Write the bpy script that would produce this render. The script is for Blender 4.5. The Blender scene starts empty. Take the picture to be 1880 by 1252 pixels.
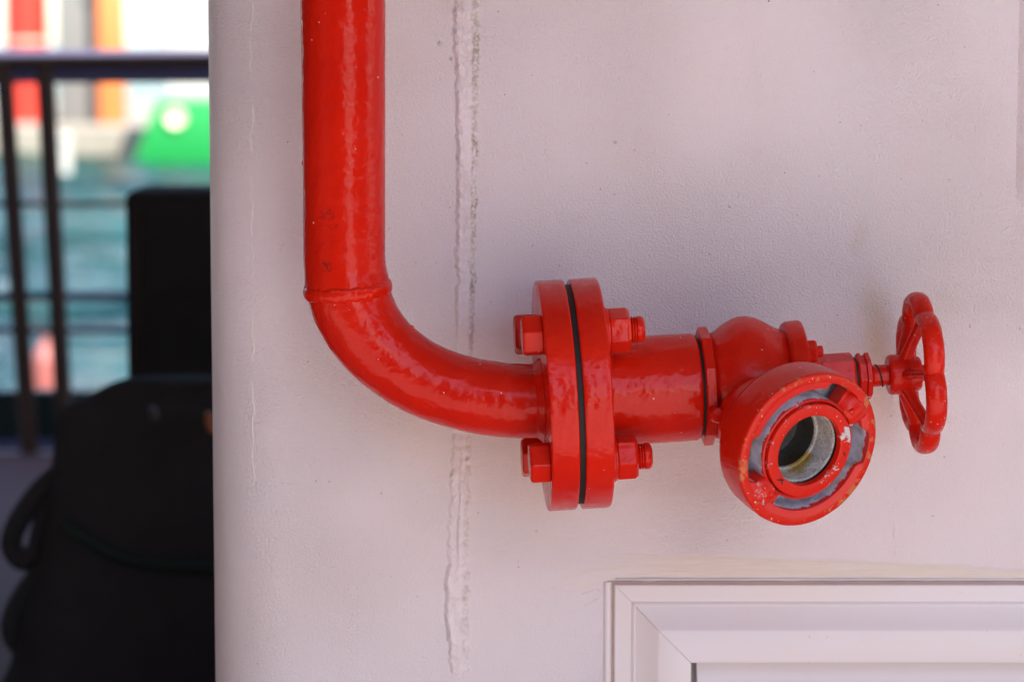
import bpy, bmesh, math, random
from mathutils import Vector, Matrix, noise as mnoise
random.seed(7)
R = math.radians
sc = bpy.context.scene
col = sc.collection

# ------------------------------------------------------------------ camera
F = 5200.0                    # focal length in photo pixels (about 100 mm)
PITCH = R(6.0)
DC, ZC = 2.766, 1.06
CAM = Vector((0, -DC, ZC))
RT = Vector((1, 0, 0)); FW = Vector((0, math.cos(PITCH), -math.sin(PITCH))); UP = Vector((0, math.sin(PITCH), math.cos(PITCH)))
cd = bpy.data.cameras.new('camera'); co = bpy.data.objects.new('camera', cd); col.objects.link(co)
co.location = CAM; co.rotation_euler = (R(90) - PITCH, 0, 0)
cd.sensor_width = 36; cd.lens = 36 * F / 1880; cd.clip_start = 0.05; cd.clip_end = 8000
cd.dof.use_dof = True; cd.dof.focus_distance = 2.63; cd.dof.aperture_fstop = 5.0
sc.camera = co

# ------------------------------------------------------------------ light
SUN_EL, SUN_AZ = R(50), R(150)          # azimuth clockwise from +y
w = bpy.data.worlds.new('World'); sc.world = w; w.use_nodes = True
nt = w.node_tree; bg = nt.nodes['Background']
sky = nt.nodes.new('ShaderNodeTexSky'); sky.sky_type = 'NISHITA'; sky.sun_disc = False
sky.sun_elevation = SUN_EL; sky.sun_rotation = SUN_AZ; sky.air_density = 1.0; sky.dust_density = .8; sky.ozone_density = 1.0
nt.links.new(sky.outputs[0], bg.inputs[0]); bg.inputs[1].default_value = 0.15
sd = bpy.data.lights.new('sun', 'SUN'); so = bpy.data.objects.new('sun', sd); col.objects.link(so)
sd.energy = 5.0; sd.angle = R(0.53); sd.color = (1.0, 0.94, 0.85)
tosun = Vector((math.sin(SUN_AZ) * math.cos(SUN_EL), math.cos(SUN_AZ) * math.cos(SUN_EL), math.sin(SUN_EL)))
so.rotation_euler = tosun.to_track_quat('Z', 'Y').to_euler(); so.location = (4, -6, 8)
sc.view_settings.view_transform = 'Standard'; sc.view_settings.look = 'None'
sc.view_settings.exposure = 1.55; sc.view_settings.gamma = 1.0
sc.render.engine = 'CYCLES'
sc.cycles.use_denoising = True
sc.cycles.max_bounces = 10; sc.cycles.diffuse_bounces = 6; sc.cycles.glossy_bounces = 4
sc.cycles.sample_clamp_indirect = 6.0

# ------------------------------------------------------------------ helpers
def ray(px, py): return RT * ((px - 940) / F) + FW - UP * ((py - 626) / F)
def P(px, py, Y):
    d = ray(px, py); return CAM + d * ((Y - CAM.y) / d.y)
def lerp(a, b, t): return a + (b - a) * t
def sstep(a, b, x):
    t = max(0.0, min(1.0, (x - a) / (b - a))) if a != b else float(x > a); return t * t * (3 - 2 * t)
def interp(tab, x):
    if x <= tab[0][0]: return tab[0][1]
    for (x0, y0), (x1, y1) in zip(tab, tab[1:]):
        if x <= x1: return lerp(y0, y1, (x - x0) / (x1 - x0))
    return tab[-1][1]
def nz(*p): return mnoise.noise(Vector(p))

ORG = {}
def thing(name, label, cat, loc, group=None):
    o = bpy.data.objects.new(name, None); col.objects.link(o); o.location = loc; o.empty_display_size = 0.05
    o['label'] = label; o['category'] = cat
    if group: o['group'] = group
    ORG[o] = Vector(loc); return o
def mesh(name, V, Fc, mat, parent=None, smooth=True, attrs=None, org=None, sharp=35):
    og = ORG[parent] if parent else Vector(org if org else (0, 0, 0))
    me = bpy.data.meshes.new(name); me.from_pydata([tuple(Vector(v) - og) for v in V], [], Fc); me.update()
    bm = bmesh.new(); bm.from_mesh(me); bmesh.ops.recalc_face_normals(bm, faces=bm.faces); bm.to_mesh(me); bm.free()
    if attrs:
        for k, vals in attrs.items():
            a = me.attributes.new(k, 'FLOAT', 'POINT'); a.data.foreach_set('value', vals)
    me.materials.append(mat)
    if smooth:
        me.polygons.foreach_set('use_smooth', [True] * len(me.polygons))
        if sharp: me.set_sharp_from_angle(angle=R(sharp))
    o = bpy.data.objects.new(name, me); col.objects.link(o)
    if parent: o.parent = parent
    else: o.location = og
    ORG[o] = og; return o
def tag(o, label=None, cat=None, kind=None, group=None):
    if label: o['label'] = label
    if cat: o['category'] = cat
    if kind: o['kind'] = kind
    if group: o['group'] = group
    return o
def frame(axis, hint=Vector((0, 0, 1))):
    z = axis.normalized()
    if abs(hint.dot(z)) > .98 * hint.length: hint = Vector((0, 1, 0)) if abs(z.y) < .9 else Vector((1, 0, 0))
    y = (hint - z * hint.dot(z)).normalized(); return y.cross(z), y, z
def lathe(org, axis, prof, segs=96, hint=Vector((0, 0, 1)), closed=False, phase=0.0, radf=None):
    """prof: (a along axis, r). Returns V, F, attrs(pa, pr)."""
    x, y, z = frame(axis, hint); V = []; pa = []; pr = []; Fc = []
    for i, (a, r) in enumerate(prof):
        for k in range(segs):
            t = 2 * math.pi * k / segs + phase
            aa, rr = (a, r) if radf is None else radf(i, a, r, t)
            V.append(org + z * aa + (x * math.cos(t) + y * math.sin(t)) * rr); pa.append(aa); pr.append(rr)
    n = len(prof)
    for i in range(n if closed else n - 1):
        j = (i + 1) % n
        for k in range(segs):
            k2 = (k + 1) % segs
            Fc.append((i * segs + k, i * segs + k2, j * segs + k2, j * segs + k))
    if not closed:
        for i in (0, n - 1):
            if prof[i][1] > 1e-6: Fc.append(tuple(range(i * segs, (i + 1) * segs)))
    return V, Fc, {'pa': pa, 'pr': pr}
def rnd(prof, b=0.0015, steps=3):
    """round the inner corners of an open profile"""
    out = [prof[0]]
    for i in range(1, len(prof) - 1):
        p0, p, p1 = (Vector(q) for q in prof[i - 1:i + 2])
        d0 = p0 - p; d1 = p1 - p
        l0 = min(b, d0.length * .45); l1 = min(b, d1.length * .45)
        if d0.length < 1e-7 or d1.length < 1e-7: out.append(tuple(p)); continue
        q0 = p + d0.normalized() * l0; q1 = p + d1.normalized() * l1
        for s in range(steps + 1):
            t = s / steps; q = q0 * (1 - t) ** 2 + p * 2 * t * (1 - t) + q1 * t * t; out.append((q.x, q.y))
    out.append(prof[-1]); return out
def tube(path, radii, segs=32, closed=False, wob=0.0, flat=None, hint=None, caps=True):
    n = len(path); V = []; Fc = []; prev = None
    for i, p in enumerate(path):
        if closed: t = path[(i + 1) % n] - path[i - 1]
        else: t = path[min(i + 1, n - 1)] - path[max(i - 1, 0)]
        t.normalize()
        h = hint if hint is not None else (prev if prev is not None else (Vector((0, 1, 0)) if abs(t.y) < .9 else Vector((1, 0, 0))))
        b = (h - t * h.dot(t)).normalized(); prev = b; c = t.cross(b)
        r = radii[i] if isinstance(radii, (list, tuple)) else radii
        for k in range(segs):
            a = 2 * math.pi * k / segs
            d = b * math.cos(a) * (flat[0] if flat else 1) + c * math.sin(a) * (flat[1] if flat else 1)
            rr = r
            if wob: q = p + d * r; rr += wob * (nz(q.x * 45, q.y * 45, q.z * 45) + .6 * nz(q.x * 120, q.y * 120, q.z * 120))
            V.append(p + d * rr)
    m = n if closed else n - 1
    for i in range(m):
        j = (i + 1) % n
        for k in range(segs):
            k2 = (k + 1) % segs; Fc.append((i * segs + k, i * segs + k2, j * segs + k2, j * segs + k))
    if not closed and caps:
        Fc.append(tuple(range(segs))); Fc.append(tuple(range((n - 1) * segs, n * segs)))
    return V, Fc
def bez(p0, p1, p2, p3, n):
    return [p0 * (1 - t) ** 3 + p1 * 3 * t * (1 - t) ** 2 + p2 * 3 * t * t * (1 - t) + p3 * t ** 3 for t in (i / n for i in range(n + 1))]
def catmull(pts, n=8, closed=False):
    out = []; m = len(pts)
    for i in range(m if closed else m - 1):
        g = (lambda k: pts[k % m]) if closed else (lambda k: pts[max(0, min(m - 1, k))])
        p0, p1, p2, p3 = g(i - 1), g(i), g(i + 1), g(i + 2)
        for s in range(n):
            t = s / n
            out.append(0.5 * ((2 * p1) + (p2 - p0) * t + (2 * p0 - 5 * p1 + 4 * p2 - p3) * t * t + (3 * p1 - p0 - 3 * p2 + p3) * t ** 3))
    if not closed: out.append(pts[-1])
    return out
def box(c0, c1, bev=0.0, seg=2):
    bm = bmesh.new(); bmesh.ops.create_cube(bm, size=1.0)
    c0 = Vector(c0); c1 = Vector(c1)
    for v in bm.verts:
        v.co = Vector([lerp(c0[i], c1[i], v.co[i] + .5) for i in range(3)])
    if bev: bmesh.ops.bevel(bm, geom=list(bm.edges), offset=bev, segments=seg, affect='EDGES', profile=.5)
    bm.verts.index_update()
    V = [v.co.copy() for v in bm.verts]; Fc = [tuple(v.index for v in f.verts) for f in bm.faces]; bm.free(); return V, Fc
def prism(pts2, y0, y1, bev=0.0):
    """outline (x,z) extruded from y0 to y1"""
    bm = bmesh.new(); a = [bm.verts.new((x, y0, z)) for x, z in pts2]; b = [bm.verts.new((x, y1, z)) for x, z in pts2]
    bm.faces.new(a); bm.faces.new(b[::-1]); n = len(a)
    for i in range(n): bm.faces.new((a[i], b[i], b[(i + 1) % n], a[(i + 1) % n]))
    if bev: bmesh.ops.bevel(bm, geom=list(bm.edges), offset=bev, segments=2, affect='EDGES', profile=.5)
    bm.verts.index_update(); V = [v.co.copy() for v in bm.verts]; Fc = [tuple(v.index for v in f.verts) for f in bm.faces]; bm.free(); return V, Fc
def join(*parts):
    V = []; Fc = []
    for v, f in parts:
        o = len(V); V += v; Fc += [tuple(i + o for i in q) for q in f]
    return V, Fc

# ------------------------------------------------------------------ materials
class NT:
    def __init__(s, name):
        s.m = bpy.data.materials.new(name); s.m.use_nodes = True; s.t = s.m.node_tree
        s.b = s.t.nodes['Principled BSDF']; s.tc = s.t.nodes.new('ShaderNodeTexCoord').outputs['Object']
    def n(s, ty, ins=None, **kw):
        nd = s.t.nodes.new('ShaderNode' + ty)
        for k, v in kw.items(): setattr(nd, k, v)
        for k, v in (ins or {}).items():
            if isinstance(v, bpy.types.NodeSocket): s.t.links.new(v, nd.inputs[k])
            else: nd.inputs[k].default_value = v
        return nd
    def vec(s, scale=(1, 1, 1), loc=(0, 0, 0), rot=(0, 0, 0)):
        return s.n('Mapping', {'Vector': s.tc, 'Scale': scale, 'Location': loc, 'Rotation': rot}).outputs[0]
    def noise(s, scale, detail=3, rough=.55, vec=None, dist=0):
        return s.n('TexNoise', {'Vector': vec or s.tc, 'Scale': scale, 'Detail': detail, 'Roughness': rough, 'Distortion': dist}).outputs[0]
    def vor(s, scale, vec=None):
        return s.n('TexVoronoi', {'Vector': vec or s.tc, 'Scale': scale})
    def ramp(s, x, a, b, c0=0.0, c1=1.0):
        return s.n('MapRange', {0: x, 1: a, 2: b, 3: c0, 4: c1}, interpolation_type='SMOOTHSTEP').outputs[0]
    def math(s, op, a, b=0.0, c=0.0): return s.n('Math', {0: a, 1: b, 2: c}, operation=op).outputs[0]
    def mix(s, f, a, b):
        nd = s.n('Mix', data_type='RGBA')
        for i, v in ((0, f), (6, a), (7, b)):
            if isinstance(v, bpy.types.NodeSocket): s.t.links.new(v, nd.inputs[i])
            else: nd.inputs[i].default_value = v if i == 0 else (*v, 1)
        return nd.outputs[2]
    def blob(s, p, rx, rz, soft=.6, amt=.5, nsc=30):
        # a patch with a ragged noisy edge around object-space point p
        d = s.n('VectorMath', {0: s.tc, 1: tuple(p)}, operation='SUBTRACT').outputs[0]
        d = s.n('VectorMath', {0: d, 1: (1 / rx, 1 / max(rx, rz), 1 / rz)}, operation='MULTIPLY').outputs[0]
        l = s.n('VectorMath', {0: d}, operation='LENGTH').outputs['Value']
        l = s.math('ADD', l, s.math('MULTIPLY', s.math('SUBTRACT', s.noise(nsc, 4, .65), .5), amt))
        return s.ramp(l, 1.0, 1.0 - soft)
    def attr(s, name): return s.n('Attribute', attribute_name=name).outputs['Fac']
    def bump(s, h, dist, strength=1.0, normal=None):
        d = {'Height': h, 'Distance': dist, 'Strength': strength}
        if normal: d['Normal'] = normal
        return s.n('Bump', d).outputs[0]
    def set(s, **kw):
        for k, v in kw.items():
            k = k.replace('_', ' ')
            if isinstance(v, bpy.types.NodeSocket): s.t.links.new(v, s.b.inputs[k])
            else: s.b.inputs[k].default_value = (*v, 1) if isinstance(v, tuple) and len(v) == 3 else v
        return s
def specks(t, scale, keep, size):
    """sparse small round dots: cell colour picks the cells, distance gives the dot"""
    v = t.vor(scale); sep = t.n('SeparateColor', {0: v.outputs['Color']}).outputs
    pick = t.math('GREATER_THAN', sep[0], keep)
    sz = t.math('MULTIPLY', sep[1], size)
    return t.math('MULTIPLY', pick, t.math('LESS_THAN', v.outputs['Distance'], sz))
def mat_red(name='red_paint', speck=0.9, extra=0.0, dull=0.0, chips_at=()):
    t = NT(name)
    n1 = t.noise(9, 4); n2 = t.noise(60, 3)
    c = t.mix(t.ramp(n1, .35, .7), (.56, .0100, .0026), (.64, .0145, .0034))
    c = t.mix(t.math('MULTIPLY', t.ramp(n2, .55, .75), .35), c, (.47, .006, .004))
    chips = specks(t, 150, speck, .13)
    c = t.mix(chips, c, (.72, .48, .42))
    if extra:
        c = t.mix(t.math('MULTIPLY', specks(t, 330, 1 - extra, .35), .9), c, (.74, .30, .18))
    for p_, rx, rz, cc in chips_at:
        m_ = t.math('MULTIPLY', t.blob(p_, rx, rz, .25, 2.2, 170), t.ramp(t.noise(300, 3, .7), .48, .54))
        c = t.mix(m_, c, cc)
    ch2 = t.math('MULTIPLY', specks(t, 80, .95, .13), t.ramp(t.noise(14), .5, .62))
    c = t.mix(ch2, c, (.10, .012, .010))
    h = t.math('ADD', t.math('MULTIPLY', t.noise(48, 2, .5), 1.0), t.math('MULTIPLY', t.noise(125, 1, .5), .42))
    nb = t.bump(h, .0017 * (1 - dull * .3), .85)
    nb = t.bump(t.noise(420, 2), .00012, .6, nb)
    t.set(Base_Color=c, Roughness=t.ramp(t.noise(30), .3, .7, .14 + dull * .12, .24 + dull * .15), Normal=nb, Specular_IOR_Level=.22)
    return t.m
RED = mat_red()
RED_SPECK = mat_red('red_paint_speckled', .72, .16, .4)
RED_BODY = mat_red('red_paint_cast', .86, 0, .3)

def mat_wall(name='white_paint', mark=True, k=1.0):
    t = NT(name)
    big = t.noise(2.2, 3, .5, dist=.4); mid = t.noise(11, 4, .6)
    c = t.mix(t.ramp(big, .35, .68), (.80 * k, .715 * k, .712 * k), (.785 * k, .72 * k, .748 * k))
    c = t.mix(t.math('MULTIPLY', t.ramp(mid, .5, .8), .22), c, (.76, .65, .62))
    # old rust-water stains
    stain = t.ramp(t.noise(5, 5, .6, t.vec((1, 1, .45))), .60, .78)
    c = t.mix(t.math('MULTIPLY', stain, .28), c, (.60, .50, .40))
    for (bx, by), rx, rz, am, cc in (((1612, 640), .018, .085, .55, (.74, .58, .40)), ((1598, 560), .016, .05, .4, (.70, .60, .46)), ((1580, 425), .012, .02, .30, (.66, .57, .47)), ((1572, 455), .012, .016, .25, (.66, .57, .47)), ((1700, 560), .10, .03, .22, (.62, .52, .44)), ((1160, 730), .05, .05, .2, (.64, .5, .44))):
        c = t.mix(t.math('MULTIPLY', t.blob(P(bx, by, 0), rx, rz, .9, .9), am), c, cc)
    d = t.attr('dirt')
    c = t.mix(t.math('MULTIPLY', d, t.ramp(t.noise(260, 3, .7), .35, .62)), c, (.40, .32, .23))
    if mark:
        c = t.mix(t.math('MULTIPLY', specks(t, 150, .90, .11), .7), c, (.16, .12, .11))
        c = t.mix(t.math('MULTIPLY', specks(t, 60, .94, .05), .9), c, (.10, .08, .08))
        c = t.mix(t.math('MULTIPLY', specks(t, 55, .975, .05), .9), c, (.55, .26, .08))
        # short hair-thin scratches
        scv = t.vec((90, 90, 26), rot=(0, R(62), 0)); v = t.vor(1.0, scv); sep = t.n('SeparateColor', {0: v.outputs['Color']}).outputs
        scr = t.math('MULTIPLY', t.math('GREATER_THAN', sep[0], .975), t.math('LESS_THAN', v.outputs['Distance'], .07))
        c = t.mix(t.math('MULTIPLY', scr, .6), c, (.24, .18, .16))
    rough_patch = t.ramp(t.noise(3.1, 2, .5), .38, .62, .55, 1.2)
    h = t.math('MULTIPLY', t.math('ADD', t.noise(430, 3, .6), t.math('MULTIPLY', t.noise(900, 2), .5)), rough_patch)
    nb = t.bump(h, .0021, .95)
    nb = t.bump(t.noise(38, 3), .0016, .8, nb)
    nb = t.bump(t.noise(6, 2), .009, .6, nb)
    t.set(Base_Color=c, Roughness=t.ramp(t.noise(20), .3, .7, .38, .5), Normal=nb, Specular_IOR_Level=.4)
    return t.m
WALL = mat_wall()
def simple(name, c, rough=.5, metal=0, bump=None, var=.15, scale=20, spec=.5):
    t = NT(name); n = t.noise(scale, 4)
    d = tuple(max(0, x * (1 - var)) for x in c); l = tuple(min(1, x * (1 + var)) for x in c)
    t.set(Base_Color=t.mix(n, d, l), Roughness=rough, Metallic=metal, Specular_IOR_Level=spec)
    if bump: t.set(Normal=t.bump(t.noise(bump[0], 4), bump[1], 1.0))
    return t.m
RUBBER = simple('black_rubber', (.012, .012, .012), .7, bump=(200, .0005))
BLACK_CLOTH = simple('black_cloth', (.052, .050, .049), 1.0, bump=(160, .001), spec=.03)
BROWN_TRIM = simple('brown_trim', (.030, .018, .014), .7)
GREEN_CORD = simple('green_cord', (.012, .030, .024), .8)
RAIL_DARK = simple('dark_rail_paint', (.10, .062, .050), .8, spec=.08)
RAIL_BLUE = simple('lavender_rail_paint', (.11, .10, .19), .5)
def mat_bare():
    t = NT('bare_cast_metal'); pa = t.attr('pa')
    g = t.mix(t.ramp(t.noise(70, 3, .55), .3, .7), (.40, .41, .48), (.72, .73, .83))
    g = t.mix(t.math('MULTIPLY', t.ramp(t.noise(28, 4), .56, .70), .8), g, (.34, .24, .07))
    pit = t.ramp(t.noise(800, 2), .55, .7)
    g = t.mix(t.math('MULTIPLY', pit, .35), g, (.08, .08, .09))
    edge = t.math('ADD', pa, t.math('MULTIPLY', t.math('SUBTRACT', t.noise(130, 4, .7), .5), .018))
    red = t.ramp(edge, -.0062, -.0052)
    c = t.mix(red, g, (.62, .014, .010))
    nb = t.bump(t.noise(500, 3), .0006, .9)
    t.set(Base_Color=c, Roughness=t.ramp(red, 0, 1, .5, .3), Metallic=t.math('MULTIPLY', t.math('SUBTRACT', 1.0, red), .12), Normal=nb)
    return t.m
BARE = mat_bare()
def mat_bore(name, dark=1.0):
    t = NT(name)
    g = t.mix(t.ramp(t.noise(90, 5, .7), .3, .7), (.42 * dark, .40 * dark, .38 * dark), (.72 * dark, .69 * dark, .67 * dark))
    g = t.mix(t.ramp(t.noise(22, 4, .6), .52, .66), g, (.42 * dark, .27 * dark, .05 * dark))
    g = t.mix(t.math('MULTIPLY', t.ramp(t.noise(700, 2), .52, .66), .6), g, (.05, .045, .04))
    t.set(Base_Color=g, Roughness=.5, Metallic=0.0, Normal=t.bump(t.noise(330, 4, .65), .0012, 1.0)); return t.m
BORE = mat_bore('oxidised_bore'); BORE_SHADED = mat_bore('shaded_bore', .09)  # second copy darkened in its colour for the shade deep inside
def mat_face(chip):
    """seat ring: red with chipped grey and pale patches"""
    t = NT('chipped_red_seat')
    c = t.mix(t.noise(30), (.56, .0100, .0028), (.64, .014, .0036))
    ch = t.math('MULTIPLY', t.ramp(t.noise(75, 5, .75), .60, .63), t.ramp(t.noise(17, 2), .50, .60))
    ch = t.math('MAXIMUM', ch, t.blob(chip[0], chip[1], chip[1], .10, 3.4, 150))
    c = t.mix(ch, c, (.54, .52, .53))
    dk = t.math('MULTIPLY', t.ramp(t.noise(95, 3, .7, t.vec(loc=(3, 1, 2))), .69, .71), 1.0)
    c = t.mix(dk, c, (.03, .02, .02))
    c = t.mix(specks(t, 260, .86, .3), c, (.78, .42, .28))
    nb = t.bump(t.math('ADD', t.noise(60, 3), t.math('MULTIPLY', ch, -.5)), .0009, .8)
    t.set(Base_Color=c, Roughness=.28, Normal=nb, Specular_IOR_Level=.28); return t.m

def mat_ring():
    """coupling ring: painted, worn olive/pale along the front edge"""
    t = NT('worn_red_ring'); pa = t.attr('pa'); pr = t.attr('pr')
    c = t.mix(t.noise(20), (.54, .0100, .0028), (.62, .014, .0036))
    edge = t.math('MULTIPLY', t.ramp(pa, -.006, -.001), t.ramp(pr, .064, .069))
    wear = t.math('MULTIPLY', edge, t.ramp(t.noise(60, 4, .7, t.vec((1, 1, 1))), .54, .60))
    c = t.mix(t.math('MULTIPLY', wear, .7), c, (.46, .20, .07))
    c = t.mix(t.math('MULTIPLY', edge, specks(t, 300, .78, .30)), c, (.80, .42, .30))
    c = t.mix(specks(t, 150, .88, .14), c, (.74, .50, .42))
    nb = t.bump(t.math('ADD', t.noise(55, 3), t.math('MULTIPLY', t.noise(200), .4)), .0009, .8)
    t.set(Base_Color=c, Roughness=.26, Normal=nb, Specular_IOR_Level=.28); return t.m
RING = mat_ring()

# ------------------------------------------------------------------ setting: deck, unseen overhead, added light blockers, water, quay
def mat_deck():
    t = NT('deck_paint'); c = t.mix(t.ramp(t.noise(1.5, 5), .3, .7), (.42, .33, .31), (.52, .42, .39))
    t.set(Base_Color=c, Roughness=.6, Normal=t.bump(t.noise(60, 4), .003, .7)); return t.m
V, Fc = box((-14, -10, -.25), (14, 4.75, 0)); o = mesh('deck', V, Fc, mat_deck(), smooth=False); tag(o, kind='structure')
V, Fc = box((-14, -2.4, 2.30), (14, 3.6, 2.42)); o = mesh('unseen_overhead', V, Fc, simple('overhead_paint', (.32, .25, .235), .6), smooth=False); tag(o, kind='structure')  # out of view, put in above to shade the wall
DARKP = simple('dark_blocker_paint', (.10, .06, .055), .6)
for xa_, xb_ in ((-13.5, .5), (3.1, 13.5)):  # unseen blocks added behind the camera; their gap shapes light and reflections
    V, Fc = box((xa_, -5.6, .001), (xb_, -4.3, 2.55), .03); tag(mesh('unseen_light_blocker', V, Fc, DARKP, smooth=False), kind='structure')
V, Fc = box((-3.4, -4.29, .001), (-2.4, 3.3, 2.29), .03); tag(mesh('unseen_side_blocker', V, Fc, DARKP, smooth=False), kind='structure')  # unseen block added to cut the light from the left
V, Fc = box((-2.38, .5, 0), (13.9, 4.5, .004)); tag(mesh('shade_sheet', V, Fc, simple('shaded_deck_tone', (.14, .072, .070), .8, scale=3, spec=.1), smooth=False), kind='structure')  # sheet laid over the far deck, its dark colour standing in for shade
def mat_sea():
    t = NT('sea_water')
    h = t.math('ADD', t.noise(.9, 4, .6, t.vec((.55, 1, 1))), t.math('MULTIPLY', t.noise(4.0, 3, .6, t.vec((.6, 1, 1))), .35))
    wv = t.noise(.55, 3, .6, t.vec((.35, .22, 1)))
    t.set(Base_Color=t.mix(t.ramp(wv, .35, .65), (.0015, .017, .017), (.010, .060, .048)), Roughness=.15, Specular_IOR_Level=.07, IOR=1.33, Normal=t.bump(h, .28, .9)); return t.m
SEA = mat_sea()
V = [Vector((-2500, -2500, -1.3)), Vector((2500, -2500, -1.3)), Vector((2500, 5000, -1.3)), Vector((-2500, 5000, -1.3))]
tag(mesh('sea', V, [(0, 1, 2, 3)], SEA, smooth=False), kind='structure')
V = []; Fc = []; nx, ny = 110, 340                    # choppy harbour water with real waves
for j in range(ny + 1):
    y = 5.0 + 43.9 * j / ny
    for i in range(nx + 1):
        x = -15 + 17 * i / nx
        V.append(Vector((x, y, -1 + .10 * nz(x * .7, y * 1.0, 1) + .075 * nz(x * 1.5, y * 2.1, 5) + .03 * nz(x * 3.5, y * 4, 9))))
for j in range(ny):
    for i in range(nx): q = j * (nx + 1) + i; Fc.append((q, q + 1, q + nx + 2, q + nx + 1))
tag(mesh('water', V, Fc, SEA, sharp=0), kind='structure')
p0 = P(-420, 232, 49); p1 = P(900, 232, 49)
V, Fc = box((p0.x - 20, 49, -2.5), (p1.x + 20, 75, -.47), .05)
tag(mesh('quay', V, Fc, simple('pale_concrete', (.25, .225, .18), .8, scale=3), smooth=False), kind='structure')

# ------------------------------------------------------------------ the painted bulkhead wall
RC = .078
XL = P(384, 626, .05).x           # outer left face
XA = XL + RC                      # where the flat front begins
WTOP = 2.298
def wall_y(x):
    if x >= XA: return 0.0
    d = min(RC, XA - x); return RC - math.sqrt(max(0, RC * RC - d * d))
def W(px, py, off=0.0):
    p = P(px, py, 0)
    for _ in range(3): p = P(px, py, wall_y(p.x) - off)
    return p
wx0 = W(1116, 1066).x; wz1 = W(1116, 1066).z; wx1 = .92; wz0 = .16; XR = 1.25
prof = [(XL, 1.6), (XL, .8)] + [(XA - RC * math.cos(a), RC - RC * math.sin(a)) for a in (R(90) * i / 24 for i in range(25))]
V = []; Fc = []
def strip(pts, z0, z1):
    b = len(V)
    for x, y in pts: V.append(Vector((x, y, z0))); V.append(Vector((x, y, z1)))
    for i in range(len(pts) - 1): Fc.append((b + 2 * i, b + 2 * i + 2, b + 2 * i + 3, b + 2 * i + 1))
strip(prof + [(wx0, 0)], .002, WTOP)
strip([(wx0, 0), (wx1, 0)], wz1, WTOP); strip([(wx0, 0), (wx1, 0)], .002, wz0); strip([(wx1, 0), (XR, 0), (XR, 1.6)], .002, WTOP)
strip([(wx0, 0), (wx0, .10)], wz0, wz1); strip([(wx1, 0), (wx1, .10)], wz0, wz1)
for z in (wz0, wz1):
    b = len(V); V += [Vector((wx0, 0, z)), Vector((wx1, 0, z)), Vector((wx1, .10, z)), Vector((wx0, .10, z))]; Fc.append((b, b + 1, b + 2, b + 3))
wall = mesh('bulkhead_wall', V, Fc, WALL, org=(0, 0, 0), sharp=40, attrs={'dirt': [0.0] * len(V)})
tag(wall, 'white painted steel bulkhead wall with a rounded left corner and vertical weld', 'wall')

# vertical weld seam, a real raised bead
cen = [(0, 856), (120, 857), (300, 857), (500, 855), (700, 851), (860, 846), (1000, 841), (1100, 839), (1200, 842), (1260, 845)]
hw = [(0, 22), (90, 23), (130, 20), (400, 18), (650, 16), (800, 17), (1000, 19), (1080, 22), (1180, 19), (1236, 17)]
rows = 560; cols = 26; V = []; Fc = []; dirt = []
lumps = [(random.uniform(-200, 1235), random.choice((-1, 1)) * random.uniform(.55, 1.02), random.uniform(3, 7), random.uniform(.4, 1.1)) for _ in range(150)]
lumps += [(1085, -.8, 9, 1.3), (1097, .8, 8, 1.1), (1130, -1.0, 8, 1.6), (1155, -.9, 10, 1.2), (1180, -.8, 9, 1.0), (1108, -.2, 12, .8), (1145, .7, 9, 1.2), (20, .1, 12, 1.2), (60, -.8, 8, 1.2), (1058, 1.0, 5, 1.3), (1212, .3, 9, .9)]
for i in range(rows + 1):
    py = lerp(-420, 1243, i / rows)
    c = interp(cen, py) + 2.2 * nz(py * .02, 3, 1); hwl = interp(hw, py)
    wl = hwl * (1 + .26 * nz(py * .04, 9, 2) + .20 * nz(py * .13, 2, 2)); wr = hwl * (1 + .20 * nz(py * .05, 19, 5) + .18 * nz(py * .2, 7, 2))
    endf = sstep(1243, 1228, py)
    for j in range(cols + 1):
        t = lerp(-1.25, 1.25, j / cols)
        px = c + t * (wl if t < 0 else wr) * (1 if endf > .99 else math.sqrt(max(.02, endf)))
        a = abs(t)
        h = sstep(1.14, .55, a) * 1.0 + 1.0 * max(0, 1 - a * a)
        h += .85 * math.exp(-((a - .76) / .2) ** 2) * max(0, .45 + 1.3 * nz(py * .06, 4 + (t > 0), 1))
        h += .55 * nz(px * .07, py * .03, 5) * sstep(1.1, .7, a) + .22 * nz(px * .25, py * .12, 8) * sstep(1.15, .8, a)
        h += .25 * math.sin(py * .32 + 2.5 * nz(py * .03, 1, 1) + a * a * 2) * sstep(1.05, .8, a)
        for ly, lt, lr, lh in lumps:
            if abs(ly - py) < lr * 2.2:
                d2 = ((py - ly) ** 2 + ((t - lt) * hwl) ** 2) / (lr * lr)
                if d2 < 5: h += lh * math.exp(-d2 * 1.3)
        fade = sstep(700, 1000, py) if t < 0 else 0
        h *= (1 - .55 * fade * sstep(1060, 1000, py)) * endf
        if a > 1.1: h = min(h, 0) - .5 * (a - 1.1) / .15
        V.append(W(px, py, h * .0018 - .0001))
        dirt.append(max(0, min(1, sstep(.35, .6, t) * sstep(1.18, .95, t) * (.9 - .55 * sstep(450, 760, py)) * (.5 + .9 * nz(py * .02, 3, 7) + .3))))
        if t < -.6: dirt[-1] = .08 * sstep(1.2, 1.0, a) * sstep(.7, .9, a)
for i in range(rows):
    for j in range(cols):
        b = i * (cols + 1) + j; Fc.append((b, b + 1, b + cols + 2, b + cols + 1))
tag(mesh('weld_seam', V, Fc, mat_wall('white_paint_on_weld', False, 1.07), wall, attrs={'dirt': dirt}, sharp=0))

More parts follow.
